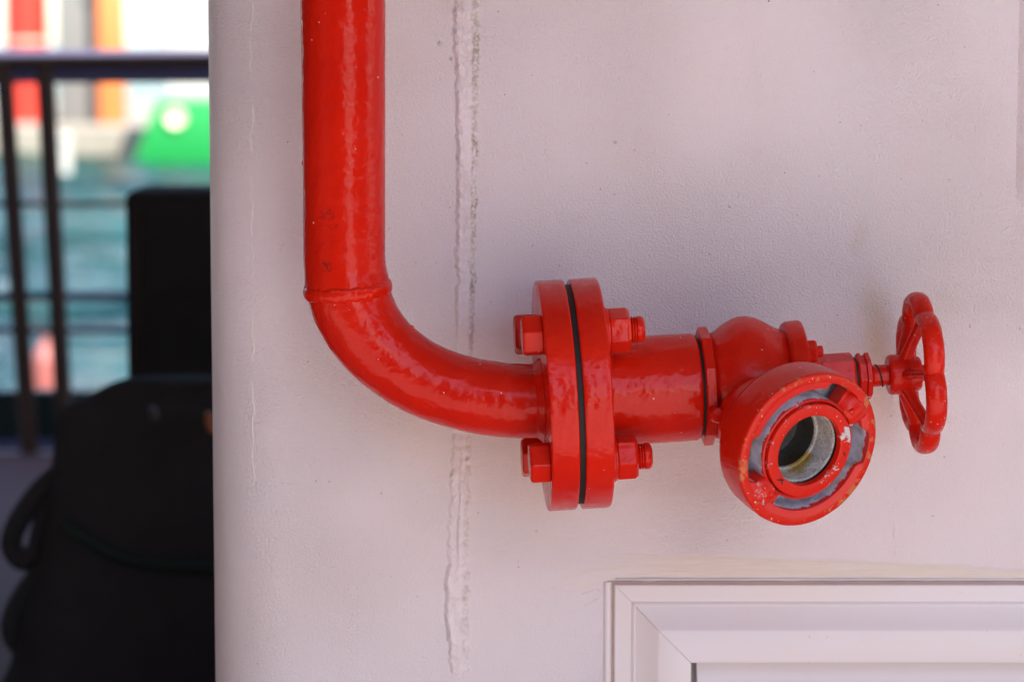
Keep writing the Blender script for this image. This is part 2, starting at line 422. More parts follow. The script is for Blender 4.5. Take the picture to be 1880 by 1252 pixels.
def ridge(name, pts, wpx, h, seed=0, mat=None, n=10, dirtv=0.0):
    """small raised paint run following photo-measured points on the wall"""
    path = catmull([Vector((a, b, 0)) for a, b in pts], n); V = []; Fc = []; m = 8
    for i, p in enumerate(path):
        q0 = path[max(0, i - 1)]; q1 = path[min(len(path) - 1, i + 1)]; t = (q1 - q0).normalized(); nn = Vector((-t.y, t.x, 0))
        e = min(1, 3 * i / len(path), 3 * (len(path) - 1 - i) / len(path))
        ww = wpx * (.7 + .7 * nz(i * .35, seed, 1) + .3); hh = h * e * (.8 + .6 * nz(i * .5, seed, 4))
        for k in range(m + 1):
            s = k / m * 2 - 1; q = p + nn * (s * ww * .5)
            V.append(W(q.x, q.y, hh * (1 - s * s) - .00012))
    for i in range(len(path) - 1):
        for k in range(m):
            b = i * (m + 1) + k; Fc.append((b, b + 1, b + m + 2, b + m + 1))
    return mesh(name, V, Fc, mat or WALL, wall, attrs={'dirt': [dirtv] * len(V)}, sharp=0)
FLAKE = simple('bright_paint_edge', (.86, .82, .81), .5)
random.seed(21)
pts = [(461 + 5 * (y / 1252) + 3 * nz(y * .021, 5, 0) + random.uniform(-2.4, 2.4), y) for y in range(-60, 900, 14)]
for i0 in range(0, len(pts) - 5, 9):
    ridge('paint_crack', pts[i0:i0 + random.choice((6, 8, 10))], random.uniform(1.8, 3.6), random.uniform(.0006, .0011), i0, FLAKE, 4)
for name, pts, wp, h in [
    ('paint_run', [(880, 566), (886, 575), (895, 570), (892, 562), (905, 558), (925, 556), (945, 562), (962, 564)], 5, .0010),
    ('paint_run', [(736, 560), (744, 556), (752, 551), (757, 546), (752, 554)], 5, .0008),
    ('paint_run', [(511, 466), (514, 458), (520, 450), (526, 452)], 5, .0010),
    ('paint_run', [(533, 447), (540, 440), (547, 443), (550, 449)], 4, .0008),
    ('paint_run', [(990, 331), (1004, 337), (1010, 335)], 5, .0006),
    ('paint_run', [(1024, 340), (1034, 343), (1048, 346)], 4, .0006),
    ('paint_run', [(1641, 950), (1643, 965), (1642, 980), (1644, 992)], 4, .0008),
    ('paint_run', [(1645, 1004), (1646, 1014), (1644, 1022)], 4, .0008),
    ('paint_run', [(425, 1192), (430, 1205), (436, 1212)], 5, .0011),
    ('paint_run', [(462, 1185), (472, 1190), (478, 1180), (470, 1176)], 6, .0009),
    ('paint_run', [(401, 30), (399, 80), (396, 130), (391, 150)], 4, .0006),
    ('paint_run', [(1003, 232), (1006, 300), (1004, 350)], 5, .0003)]:
    ridge(name, pts, wp, h, random.random() * 50)
for px, py, r in [(808, 81, 5), (829, 109, 4), (1340, 380, 2.5), (1130, 262, 3), (985, 975, 3), (700, 905, 2.5)]:   # blobs of dried paint
    V, Fc, A = lathe(W(px, py, -.0002), Vector((0, -1, 0)), [(0, r * .53e-3 * 1.1), (.0006, r * .53e-3), (.0013, r * .53e-3 * .6), (.0015, 0.00001)], 16)
    mesh('paint_blob', V, Fc, WALL, wall, attrs={'dirt': [.5] * len(V)})

# raised pad at the far right of the wall
a = W(1861, 388); b = W(1861, -300)
bv = .010; ht = .006; V = []; Fc = []
ox = [(a.x, .0005), (a.x + .004, -.0008), (a.x + bv * .8, -ht * .8), (a.x + bv * 1.2, -ht), (a.x + .35, -ht)]
oz = [(a.z, 0), (a.z + .006, .12), (a.z + .022, .85), (a.z + .032, 1), (b.z, 1)]
for z, f in oz:
    for x, y in ox: V.append(Vector((x, .0005 + (y - .0005) * f, z)))
for i in range(4):
    for k in range(4): q = i * 5 + k; Fc.append((q, q + 1, q + 6, q + 5))
mesh('raised_pad', V, Fc, WALL, wall, attrs={'dirt': [0.0] * len(V)}, sharp=0)

# brushed filler above the window
def mat_putty():
    t = NT('brushed_filler')
    st = t.noise(26, 5, .65, t.vec((1.0, 1, 16)), dist=.15)
    c = t.mix(t.ramp(st, .35, .65), (.75, .66, .56), (.78, .69, .64))
    c = t.mix(t.math('MULTIPLY', t.ramp(t.noise(40, 5, .7, t.vec((.6, 1, 22), (2, 0, 1))), .60, .70), .45), c, (.47, .36, .26))
    c = t.mix(t.attr('fade'), (.79, .715, .725), c)
    t.set(Base_Color=c, Roughness=.5, Normal=t.bump(st, .0016, .8)); return t.m
PUTTY = mat_putty()
top = [(1000, 1052), (1040, 1034), (1090, 1020), (1160, 1014), (1300, 1013), (1450, 1019), (1600, 1026), (1750, 1033), (1900, 1046), (2200, 1058)]
bot = [(1000, 1080), (1035, 1086), (1075, 1079), (1104, 1071), (1120, 1063), (1200, 1060), (1900, 1064), (2200, 1064)]
V = []; Fc = []; fade = []; nx = 240; ny = 14
for i in range(nx + 1):
    px = lerp(1000, 2150, (i / nx) ** 1.3)
    t0 = interp(top, px) + 2.5 * nz(px * .05, 1, 1); b0 = interp(bot, px) + 1.2 * nz(px * .08, 4, 1)
    for j in range(ny + 1):
        s = j / ny; e = min(1, s * 3.2, (1 - s) * 6, i / 26); fade.append(sstep(0, .25, s) * sstep(0, 95, i + 40 * nz(s * 9, px * .004, 2)))
        V.append(W(px, lerp(t0, b0, s), .0011 * e * (1 + .5 * nz(px * .006, s * 14, 3)) - .00015))
for i in range(nx):
    for j in range(ny): q = i * (ny + 1) + j; Fc.append((q, q + 1, q + ny + 2, q + ny + 1))
mesh('filler_smear', V, Fc, PUTTY, wall, sharp=0, attrs={'fade': fade})
LINE = simple('brown_crack', (.62, .50, .42), .8)
for pts in [[(1060, 1091), (1075, 1088), (1085, 1085), (1094, 1078)], [(1094, 1078), (1100, 1084), (1108, 1090)], [(1062, 1117), (1080, 1108), (1095, 1100), (1107, 1092)], [(1105, 1075), (1115, 1071), (1124, 1069)], [(1092, 1058), (1110, 1051), (1130, 1049), (1148, 1049)]]:
    ridge('hairline_crack', pts, 1.6, .0003, random.random() * 9, LINE)

# ------------------------------------------------------------------ window frame, lower right
def mat_pvc():
    t = NT('white_moulding'); c = t.mix(t.ramp(t.noise(7, 4, dist=.5), .35, .7), (.78, .715, .70), (.78, .725, .745))
    c = t.mix(t.math('MULTIPLY', t.ramp(t.noise(9, 4, .6, t.vec((.5, 1, 4))), .55, .75), .35), c, (.77, .70, .63))
    c = t.mix(t.math('MULTIPLY', specks(t, 120, .9, .1), .6), c, (.22, .16, .14))
    t.set(Base_Color=c, Roughness=.33, Normal=t.bump(t.noise(50, 3), .0004, .6)); return t.m
PVC = mat_pvc()
win = thing('window', 'white moulded window frame with mitred corner below the red valve', 'window', (W(1500, 1100).x, 0, wz0))
s_w = DC / F                       # metres per photo pixel on the wall
fx = W(1127, 1071).x; fz = W(1127, 1071).z
# profile: inward offset (px), projection from wall (m)
fp = [(0, -.02), (0, .0015), (1, .0035), (3, .0042), (32, .0048), (35, .0062), (38, .0066), (40, .0060), (43, .0066), (76, .0165), (80, .0180), (84, .0185), (139, .0190), (142, .0182), (143, .0165), (143, -.014)]
def rail_piece(name, along0, along1, horizontal):
    V = []; Fc = []; n = len(fp); gap = .00022
    for s_, out in fp:
        d = s_ * s_w
        if horizontal: a = Vector((fx + d + gap, -out, fz - d)); b = Vector((along1, -out, fz - d))
        else: a = Vector((fx + d, -out, fz - d - gap)); b = Vector((fx + d, -out, along1))
        V += [a, b]
    for i in range(n - 1): Fc.append((2 * i, 2 * i + 1, 2 * i + 3, 2 * i + 2))
    Fc.append(tuple(2 * i for i in range(n))); 
    return mesh(name, V, Fc, PVC, win, sharp=28)
rail_piece('frame_head', fx, wx1 - .01, True); rail_piece('frame_jamb', fz, wz0 + .01, False)
ix = fx + 143 * s_w; iz = fz - 143 * s_w
V, Fc = box((ix, .0005, iz - 5.5 * s_w), (wx1 - .01, .012, iz - .2 * s_w), .0012); mesh('glazing_bead', V, Fc, PVC, win)
V, Fc = prism([(ix + 12 * s_w, iz - 6.5 * s_w), (wx1 - .01, iz - 6.5 * s_w), (wx1 - .01, wz0 + .02), (ix + 30 * s_w, wz0 + .02)], .006, .016, .001)
mesh('pane', V, Fc, simple('frosted_pane', (.66, .62, .66), .25, var=.04, scale=4, spec=.6), win, smooth=False)
V, Fc = box((ix - .006, .018, wz0 + .012), (wx1 - .012, .026, iz)); mesh('backing_board', V, Fc, simple('grey_reveal', (.42, .38, .34), .7), win, smooth=False)
# sealant strip outside the jamb and thin brown joint
V, Fc = tube([Vector((W(1115.5, 1074).x, .0012, fz + .002)), Vector((W(1115.5, 1074).x, .0012, wz0))], .0042, 16, flat=(1, 1)); mesh('sealant_strip', V, Fc, PVC, win)
V, Fc = box((W(1121, 1071).x, -.0008, wz0), (fx + .0005, .004, fz + 3 * s_w)); mesh('joint_line', V, Fc, simple('brown_joint', (.48, .36, .31), .8), win, smooth=False)
V, Fc = box((W(1121, 1071).x, -.0009, fz - .0004), (wx1, .004, fz + 4.5 * s_w)); mesh('joint_line', V, Fc, simple('brown_joint_top', (.46, .33, .28), .8), win, smooth=False)
V, Fc = tube([W(1130 + 30 * i, 1063 + .6 * nz(i * .8, 1, 1), .0001) for i in range(26)], [.0016 * (1 + .4 * nz(i * .7, 3, 3)) for i in range(26)], 12); mesh('sealant_strip', V, Fc, simple('grey_sealant', (.60, .59, .64), .45), win)

# ------------------------------------------------------------------ red fire pipe
YP = -.13; S = (DC + YP) / F * 1.0          # metres per photo pixel at the pipe
def PP(px, py): return P(px, py, YP)
x_v = PP(632, 380).x
pipe = thing('fire_pipe', 'glossy red pipe running down the wall and bending right into a bolted flange', 'pipe', (x_v, YP, .3))
z480 = PP(634, 455).z
path = [Vector((x_v, YP, z)) for z in [2.299 - i * (2.299 - z480) / 60 for i in range(61)]]
for t in range(1, 9):
    px = 632 + 6.5 * (t / 8) ** 2; py = 455 + 77 * t / 8; path.append(PP(px, py))
rad = [.0385] * len(path)
def onp(px, py): return P(px, py, YP - .036) - ORG[pipe]
RED_PIPE = mat_red('red_pipe_paint', .9, chips_at=[(onp(597, 490), .008, .005, (.26, .014, .008)), (onp(600, 395), .009, .006, (.40, .012, .008)), (onp(612, 416), .006, .002, (.28, .014, .008)), (onp(655, 540), .006, .0015, (.7, .45, .4)), (onp(563, 300), .004, .007, (.66, .10, .06))])
rad = [lerp(77.5, 75.5, sstep(-100, 430, 626 - (p.z - .769) / S * 1.0)) * S for p in path]
for i in range(1, 5): rad[-i] = (76.5 + (4 - i) * .9) * S
V, Fc = tube(path, rad, 72, wob=.00035); mesh('upright_pipe', V, Fc, RED_PIPE, pipe, sharp=60)
b0, b1, b2, b3 = PP(638.5, 531), PP(664, 650), PP(792, 744), PP(1002, 736)
ep = bez(b0, b1, b2, b3, 64); er = [lerp(76, 69, sstep(0, .55, i / 64)) * S for i in range(65)]
er[0] = 77 * S
V, Fc = tube(ep, er, 72, wob=.0004); mesh('elbow', V, Fc, RED, pipe, sharp=60)
# weld bead collar between pipe and elbow
cx = PP(638.5, 531); ax = ((b1 - b0).normalized() * .35 + Vector((0, .10, -1)) * .65).normalized()
ex, ey, ez = frame(ax, Vector((0, -1, 0))); V = []; Fc = []; ns = 160; nm = 18
for i in range(ns):
    th = 2 * math.pi * i / ns; d = ex * math.cos(th) + ey * math.sin(th)
    wv = .0012 * nz(math.cos(th) * 3, math.sin(th) * 3, 4) + .0006 * nz(math.cos(th) * 9, math.sin(th) * 9, 1)
    rr = .0052 * (1 + .22 * nz(math.cos(th) * 5, math.sin(th) * 5, 8) + .15 * nz(math.cos(th) * 14, math.sin(th) * 14, 2))
    for k in range(nm):
        f = 2 * math.pi * k / nm
        V.append(cx + d * (76.0 * S + rr * .62 * math.cos(f)) + ez * (wv + rr * 1.25 * math.sin(f)))
for i in range(ns):
    for k in range(nm): a, b = i * nm, ((i + 1) % ns) * nm; k2 = (k + 1) % nm; Fc.append((a + k, b + k, b + k2, a + k2))
mesh('weld_bead', V, Fc, RED, pipe, sharp=0)

for px, py, r in ((560, 300, .0042), (563, 308, .003), (859, 734, .0026), (757, 601, .0016)):
    q = PP(px, py) if px < 600 else P(px, py, YP - .0335)
    V, Fc, At = lathe(q, Vector((-1, -.3, 0)) if px < 600 else Vector((0, -1, 0)), [(-.004, r), (0, r * .95), (r * .5, r * .7), (r * .7, r * .3), (r * .72, .0001)], 14); mesh('paint_blob', V, Fc, RED, pipe, attrs=At)
# valve axis
U = (RT * 1.0 + FW * math.tan(R(3.3)) + UP * math.tan(R(3.4))).normalized()
O = P(995, 727, YP)
def A(px):
    k = (px - 940) / F; q = O - CAM        # point of the axis seen in that column
    return O + U * ((k * q.dot(FW) - q.dot(RT)) / (U.dot(RT) - k * U.dot(FW)))
vUp = (UP - U * UP.dot(U)).normalized(); vNear = (-FW - U * (-FW).dot(U)); vNear = (vNear - vUp * vNear.dot(vUp)).normalized()
def L(px0, prof, segs=128, **k):
    """lathe on the valve axis; prof in photo pixels"""
    return lathe(A(px0), U, [(a * S, r * S) for a, r in prof], segs, hint=vUp, **k)
def brushed(i, a, r, t):
    return a, r + (.00038 * nz(a * 260, math.cos(t) * 5, math.sin(t) * 5) if r > .09 else 0)
fl = rnd([(-1, 40), (-1, 213), (50, 213), (50, 40)], 3.5)
fl2 = []
for (a0, r0), (a1, r1) in zip(fl, fl[1:]):
    m = 10 if abs(a1 - a0) > 20 else 1
    fl2 += [(lerp(a0, a1, i / m), lerp(r0, r1, i / m)) for i in range(m)]
fl2.append(fl[-1])
V, Fc, At = L(995, fl2, 160, radf=brushed); mesh('pipe_flange', V, Fc, RED, pipe, attrs=At)
# fillet weld where elbow meets the flange
V, Fc, At = lathe(A(994), U, rnd([(-16 * S, 66 * S), (-11 * S, 71 * S), (-4 * S, 76 * S), (1 * S, 80 * S), (1 * S, 60 * S)], .002), 96, hint=vUp, radf=lambda i, a, r, t: (a, r + .0012 * nz(math.cos(t) * 4, math.sin(t) * 4, a * 90)))
V = [v - Vector((0, 0, 8.5 * S)) for v in V]; mesh('fillet_weld', V, Fc, RED, pipe, sharp=0)

# ------------------------------------------------------------------ hydrant valve
valve = thing('hydrant_valve', 'red fire hydrant valve with round hose coupling and bolted flange on white wall', 'valve', tuple(A(1300) - Vector((0, 0, .15))))
V, Fc, At = L(1046, [(-.5, 60), (-.5, 203), (9, 203), (9, 60)], 128); mesh('gasket', V, Fc, RUBBER, valve, attrs=At)
fr = []
base = rnd([(0, 40), (0, 213), (52, 213), (52, 40)], 5, 4)
for (a0, r0), (a1, r1) in zip(base, base[1:]):
    m = 10 if abs(a1 - a0) > 20 else 1
    fr += [(lerp(a0, a1, i / m), lerp(r0, r1, i / m)) for i in range(m)]
fr.append(base[-1])
V, Fc, At = L(1055, fr, 160, radf=brushed); mesh('valve_flange', V, Fc, RED, valve, attrs=At)
V, Fc, At = L(1100, rnd([(0, 90), (5, 108), (12, 103), (20, 100.5), (60, 100), (120, 100), (178, 99.5), (183, 96), (183, 60)], 4), 128); mesh('inlet_pipe', V, Fc, RED, valve, attrs=At)
V, Fc, At = L(1274, [(0, 70), (0, 90), (16, 90), (16, 70)], 96); mesh('seal_ring', V, Fc, RUBBER, valve, attrs=At)
V, Fc, At = L(1285, [(0, 92), (0, 105), (2, 110), (17, 110), (20, 106), (20, 85)], 10, phase=R(18)); mesh('collar', V, Fc, RED_BODY, valve, attrs=At, smooth=False)
ball = [(0, 90), (4, 96), (12, 99), (20, 104), (32, 113), (46, 121), (60, 125.5), (74, 126), (90, 122), (106, 114), (120, 105), (132, 99), (140, 96), (146, 96), (152, 90)]
V, Fc, At = L(1302, ball, 128, radf=lambda i, a, r, t: (a, r + .0009 * nz(a * 45, math.cos(t) * 3, math.sin(t) * 3))); mesh('valve_body', V, Fc, RED_BODY, valve, attrs=At, sharp=50)
V, Fc, At = L(1440, rnd([(0, 80), (0, 106), (6, 111), (30, 112), (35, 110), (35, 40)], 4), 128); mesh('bonnet_flange', V, Fc, RED_BODY, valve, attrs=At)
V, Fc, At = L(1474, rnd([(0, 62), (14, 60), (28, 48), (34, 42), (34, 20)], 3), 64); mesh('bonnet', V, Fc, RED_BODY, valve, attrs=At)
for k in range(4):
    d = vUp * math.sin(R(45 + 90 * k)) + vNear * math.cos(R(45 + 90 * k)); c = A(1474) + d * 74 * S
    V, Fc, At = lathe(c, U, [(0, 22 * S), (16 * S, 22 * S), (20 * S, 19 * S), (20.5 * S, 11 * S), (30 * S, 11 * S), (32 * S, 8 * S)], 6 if k else 6, hint=d)
    mesh('bonnet_nut', V, Fc, RED_BODY, valve, attrs=At, smooth=False)
V, Fc, At = L(1502, [(0, 36), (0, 44), (4, 47), (62, 47), (66, 44), (66, 30)], 6, phase=R(20)); mesh('neck_nut', V, Fc, RED_BODY, valve, attrs=At, smooth=False)
V, Fc, At = L(1566, [(0, 30), (0, 37), (6, 37), (6, 30)], 48); mesh('packing', V, Fc, RUBBER, valve, attrs=At)
V, Fc, At = L(1571, [(0, 34), (0, 41), (3, 45), (8, 45), (9, 40), (15, 40), (17, 45), (24, 45), (27, 38), (27, 20)], 8, phase=R(10)); mesh('gland_nut', V, Fc, RED_SPECK, valve, attrs=At, smooth=False)
V, Fc, At = L(1590, rnd([(0, 20), (8, 20), (10, 18.4), (13, 20), (60, 20), (120, 14), (121, 2)], .8), 48); stem = mesh('stem', V, Fc, RED_BODY, valve, attrs=At)
sp = [A(1604 + 9 * i / 10) + (vNear * math.cos(R(150 - 14 * i)) + vUp * math.sin(R(150 - 14 * i))) * 20.1 * S for i in range(24)]
V, Fc = tube(sp, .0009, 8); mesh('scratch', V, Fc, simple('dark_scratch', (.03, .01, .01), .7), stem)

# handwheel > hub, rim, spokes
HW = A(1691)
V, Fc, At = L(1629, rnd([(0, 19), (0, 34), (6, 38), (40, 37), (56, 33), (62, 30), (62, 16)], 3), 64); hub = mesh('handwheel', V, Fc, RED_BODY, valve, attrs=At)
def wr(t): return (115 + 23 * abs(math.sin(3 * t)) ** .72) * S
n = 240; ring = [HW + (vNear * math.cos(t) + vUp * math.sin(t)) * wr(t) for t in (2 * math.pi * i / n for i in range(n))]
rr = [(16.2 + .9 * abs(math.sin(3 * 2 * math.pi * i / n))) * S for i in range(n)]
V, Fc = tube(ring, rr, 24, closed=True, hint=U, flat=(1.16, .80), wob=.0004)
rim = mesh('rim', V, Fc, RED_SPECK, hub, sharp=0)
for k in range(6):
    t = R(60 * k); d = vNear * math.cos(t) + vUp * math.sin(t); tg = U.cross(d)
    pts = [A(1660) + d * 26 * S, A(1664) + d * 40 * S, A(1672) + d * 68 * S, A(1682) + d * 95 * S, A(1690) + d * 122 * S]
    pts = catmull(pts, 5); m = len(pts)
    V, Fc = tube(pts, [lerp(14, 10, sstep(0, .5, i / m)) * S + 3 * S * sstep(.75, 1, i / m) for i in range(m)], 16, hint=tg, flat=(.78, 1.12))
    mesh('spoke', V, Fc, RED_BODY, hub, sharp=0)

# flange bolts: head, nut and thread on each
def bolt(du, dn, ph, back):
    c = vUp * (du * S) + vNear * (dn * S)
    bo = None
    hr = 39 * S
    V, Fc, At = lathe(A(994) + c, -U, [(0, hr), (33 * S, hr), (37 * S, hr * .90), (37.5 * S, hr * .5), (37.6 * S, .0001)], 6, hint=vUp, phase=ph)
    bo = mesh('flange_bolt', V, Fc, RED, valve, attrs=At, smooth=False)
    bvl = bo.modifiers.new('edge', 'BEVEL'); bvl.width = .0012; bvl.segments = 2; bvl.limit_method = 'ANGLE'
    V, Fc, At = lathe(A(1107) + c, U, rnd([(-1 * S, 20 * S), (-1 * S, 44 * S), (3 * S, 44 * S), (3.2 * S, 41.5 * S), (7 * S, 41.5 * S), (7 * S, 20 * S)], .0006), 48, hint=vUp); mesh('washer', V, Fc, RED, bo, attrs=At)
    V, Fc, At = lathe(A(1114) + c, U, [(0, 20 * S), (0, 38 * S), (1.5 * S, 41 * S), (32 * S, 41 * S), (38 * S, 36 * S), (38.2 * S, 20 * S)], 6, hint=vUp, phase=ph + R(22)); q = mesh('nut', V, Fc, RED, bo, attrs=At, smooth=False)
    bvl = q.modifiers.new('edge', 'BEVEL'); bvl.width = .0010; bvl.segments = 2; bvl.limit_method = 'ANGLE'
    th = [(30, 24)]
    for i in range(3): th += [(38.5 + 4.6 * i, 24), (40.2 + 4.6 * i, 21.0), (41.9 + 4.6 * i, 24)]
    th += [(54, 24.2), (59, 24), (63, 21), (65, 16), (65.5, .2)]
    V, Fc, At = lathe(A(1114) + c, U, [(a * S, r * S) for a, r in th], 40, hint=vUp); mesh('threaded_end', V, Fc, RED, bo, attrs=At)
bolt(113, 115, R(8), 0); bolt(115, -115, R(20), 0); bolt(-117, 115, R(-6), 0); bolt(-117, -115, R(14), 0)

# hose coupling
Nn = (RT * .473 - FW * .819 - UP * .326).normalized()
KY = -.245; K = P(1486, 827, KY)
ch = UP; kx, ky, kz = frame(Nn, ch)
Rk = .0737
SEAT = mat_face((K + (kx * .95 + ky * .38) * .0425 - ORG[valve], .0085))
def scr(p):
    d = p - CAM; return 940 + F * d.dot(RT) / d.dot(FW), 626 - F * d.dot(UP) / d.dot(FW)
def ang_at(dx, dy):
    best = None
    for i in range(720):
        t = 2 * math.pi * i / 720; s_ = scr(K + (kx * math.cos(t) + ky * math.sin(t)) * Rk * .85)
        a1 = math.atan2(s_[1] - 827, s_[0] - 1486); e = abs((a1 - math.atan2(dy, dx) + math.pi) % (2 * math.pi) - math.pi)
        if best is None or e < best[0]: best = (e, t)
    return best[1]
tA, tB = ang_at(-285, 300), ang_at(345, -300)          # lugs
slots = [(ang_at(-405, 75), R(20)), (ang_at(235, -390), R(17)), (ang_at(405, -20), R(15))]
def adiff(a, b): return abs((a - b + math.pi) % (2 * math.pi) - math.pi)
def groove_r(t):
    v = max(sstep(hwid + R(4), hwid - R(3), adiff(t, c)) for c, hwid in slots); return lerp(.0580, .0650, v)
oc = rnd([(-.080, .044), (-.066, .046), (-.056, .056), (-.047, .066), (-.036, .0722), (-.020, .0735), (-.0022, Rk), (0, .0722), (0, .0660)], .003, 4)
V, Fc, At = lathe(K, Nn, oc + [(-.0002, .0651), (-.0012, -1), (-.0055, -1), (-.012, -1), (-.030, -1), (-.0305, .0485), (-.012, .0484), (-.006, .0483), (-.003, .0480), (-.0022, .0470), (-.003, .0457), (-.03, .0457)], 192, hint=ch,
    radf=lambda i, a, r, t: (a, groove_r(t) + (.0006 if a > -.002 else 0)) if r == -1 else (a, r + .00025 * nz(math.cos(t) * 6, math.sin(t) * 6, a * 60)))
nseg = 192; n_out = len(oc)
coup = mesh('hose_coupling', V, [f for f in Fc if len(f) == 4], RING, valve, attrs=At, sharp=40)
coup.data.materials.append(BARE)
for p in coup.data.polygons:
    if min(p.vertices) // nseg >= n_out: p.material_index = 1
tag(coup, label='red hose coupling ring with bare chipped metal groove')
def arc_block(name, t0, hwid, r0, r1, a0, a1f, mat, n=14):
    V = []; Fc = []; m = 6
    for i in range(n + 1):
        t = t0 + lerp(-hwid, hwid, i / n); d = kx * math.cos(t) + ky * math.sin(t); s_ = i / n
        top = a1f(s_); e = min(1, 5 * s_, 5 * (1 - s_)) ** .5
        ro = lerp(r1 - .002, r1, e)
        for a, r in ((a0, r0), (top - .0016, r0), (top, r0 + .0018), (top, ro - .0018), (top - .0016, ro), (a0, ro)):
            V.append(K + Nn * (a + .0004 * nz(i * .8, r * 300, 2)) + d * r)
    for i in range(n):
        for k in range(m): k2 = (k + 1) % m; Fc.append((i * m + k, i * m + k2, (i + 1) * m + k2, (i + 1) * m + k))
    Fc.append(tuple(range(m))); Fc.append(tuple(range(n * m, n * m + m)))
    return mesh(name, V, Fc, mat, coup, sharp=45)
for t0 in (tA, tB):
    arc_block('locking_lug', t0, R(17), .0462, .0664, -.021, lambda s_: -.0065 + .0085 * math.sin(math.pi * min(1, s_ * 1.15 + .02)) ** .6 if s_ < .88 else -.006, SEAT, 24)
    arc_block('stop_tooth', t0 + R(2), R(3.5), .0500, .0560, -.01, lambda s_: .0024 + .0008 * math.sin(math.pi * s_), SEAT, 8)
# dark scratches on the seat ring
for ta, ra, tb, rb in ((222, .0405, 231, .0352), (224, .0362, 234, .0395), (352, .0405, 357, .038)):
    pa_, pb_ = (K + Nn * .0009 + (kx * math.cos(R(t_)) + ky * math.sin(R(t_))) * r_ for t_, r_ in ((ta, ra), (tb, rb)))
    V, Fc = tube([pa_, (pa_ + pb_) / 2 + kx * .0004, pb_], [.0004, .0008, .0005], 8, flat=(1, 1)); mesh('scratch', V, Fc, RUBBER, coup)
V, Fc, At = lathe(K, Nn, rnd([(-.010, .0446), (.0002, .0445), (.0008, .0438), (.0008, .0345), (.0002, .0335), (-.0055, .0332)], .0006), 128, hint=ch)
mesh('seat_ring', V, [f for f in Fc if len(f) == 4], SEAT, coup, attrs=At)
V, Fc, At = lathe(K, Nn, [(-.0052, .0336), (-.0054, .0385), (-.010, .0385), (-.0102, .0330)], 96, hint=ch); mesh('rubber_seal', V, [f for f in Fc if len(f) == 4], RUBBER, coup, attrs=At)
V, Fc, At = lathe(K, Nn, rnd([(-.0100, .0345), (-.0095, .0335), (-.0098, .0325), (-.012, .0322), (-.034, .0318), (-.0345, .0300), (-.037, .0296)], .0005), 128, hint=ch); mesh('bore_liner', V, [f for f in Fc if len(f) == 4], BORE, coup, attrs=At)
V, Fc, At = lathe(K, Nn, [(-.036, .0300), (-.052, .0300), (-.060, .027), (-.064, .018), (-.0645, .0002)], 96, hint=ch, radf=lambda i, a, r, t: (a, r + .0006 * nz(math.cos(t) * 5, math.sin(t) * 5, a * 100) * (r > .01))); mesh('inner_bore', V, [f for f in Fc if len(f) == 4], BORE_SHADED, coup, attrs=At)
# outlet neck joining body and coupling
npth = [K - Nn * d for d in (.058, .068, .08, .095)]
V, Fc = tube(npth, [.049, .045, .041, .038], 64, wob=.0004, caps=False); mesh('outlet_neck', V, Fc, RED_BODY, valve, sharp=0)
# small bleed screw left of the coupling
q = P(1318, 762, -.19)
V, Fc, At = lathe(q, -FW, [(-.03, .008), (0, .0075), (.003, .006), (.0035, .0001)], 20); mesh('bleed_plug', V, Fc, RED_BODY, valve, attrs=At)

# ------------------------------------------------------------------ background: railing
YR = 4.5
rg = thing('deck_railing', 'dark brown metal deck railing with thin bars beside the white wall', 'railing', tuple(Vector((P(60, 800, YR).x, YR, 0))))
def bar(name, a, b, r, mat, segs=16):
    V, Fc = tube([a, (a + b) / 2, b], r, segs); return mesh(name, V, Fc, mat, rg)
bar('top_rail', P(-700, 122, YR), P(900, 110, YR), .0185, RAIL_DARK)
for (xt, xb) in ((6, 54), (82, 121)):
    a = P(xt, 122, YR); b = P(xb, 826, YR); d = (b - a); b = a + d * (a.z / (a.z - b.z)); bar('post', a, b, .0235, RAIL_DARK)
V, Fc = box((P(-700, 90, YR + .15).x, YR + .13, P(0, 153, YR + .15).z), (P(900, 90, YR + .15).x, YR + .155, P(0, 92, YR + .15).z), .004); mesh('rail_board', V, Fc, RAIL_BLUE, rg)
bar('bar', P(-700, 375, YR), P(900, 375, YR), .0075, RAIL_DARK)
bar('bar', P(-700, 545, YR + .04), P(900, 543, YR + .04), .012, RAIL_BLUE)
bar('bar', P(-700, 608, YR + .04), P(900, 605, YR + .04), .009, RAIL_BLUE)
zc = P(0, 722, 4.6).z
V, Fc = box((-13.9, 4.58, 0), (13.9, 4.74, .02)); tag(mesh('deck_edge', V, Fc, RAIL_BLUE, smooth=False), kind='structure')
V, Fc = box((-13.9, 4.64, .021), (13.9, 4.70, zc), .004); tag(mesh('toe_board', V, Fc, simple('dark_green_paint', (.010, .028, .024), .5), smooth=False), 'low dark green toe board along the deck edge behind the railing', 'toe board')

# ------------------------------------------------------------------ background: black luggage
YB = 1.75
def SB(Y): return (DC + Y) / F
case = thing('upright_case', 'tall black upright case with brown edge strip behind the black bag', 'case', (P(320, 1200, 2.55).x, 2.55, 0))
xa = P(243, 600, 2.5).x; zt = P(0, 349, 2.5).z
V, Fc = box((xa, 2.42, .004), (xa + .42, 2.70, zt), .012, 3); mesh('case_body', V, Fc, BLACK_CLOTH, case)
V, Fc = box((xa + .012, 2.412, .30), (xa + .030, 2.424, zt - .03), .003); mesh('edge_strip', V, Fc, BROWN_TRIM, case)
bag = thing('black_bag', 'bulky black fabric bag with hanging strap loops standing on the deck', 'bag', (P(250, 1252, YB).x, YB, 0))
secs = [(1345, 5), (1300, -15), (1240, 12), (1200, 38), (1150, 46), (1100, 50), (1050, 66), (1000, 80), (950, 84), (900, 88), (860, 98), (800, 108), (765, 110), (745, 117), (736, 140), (722, 175), (700, 205), (692, 238)]
V = []; Fc = []; n = 64; z_hi = P(0, 690, YB).z
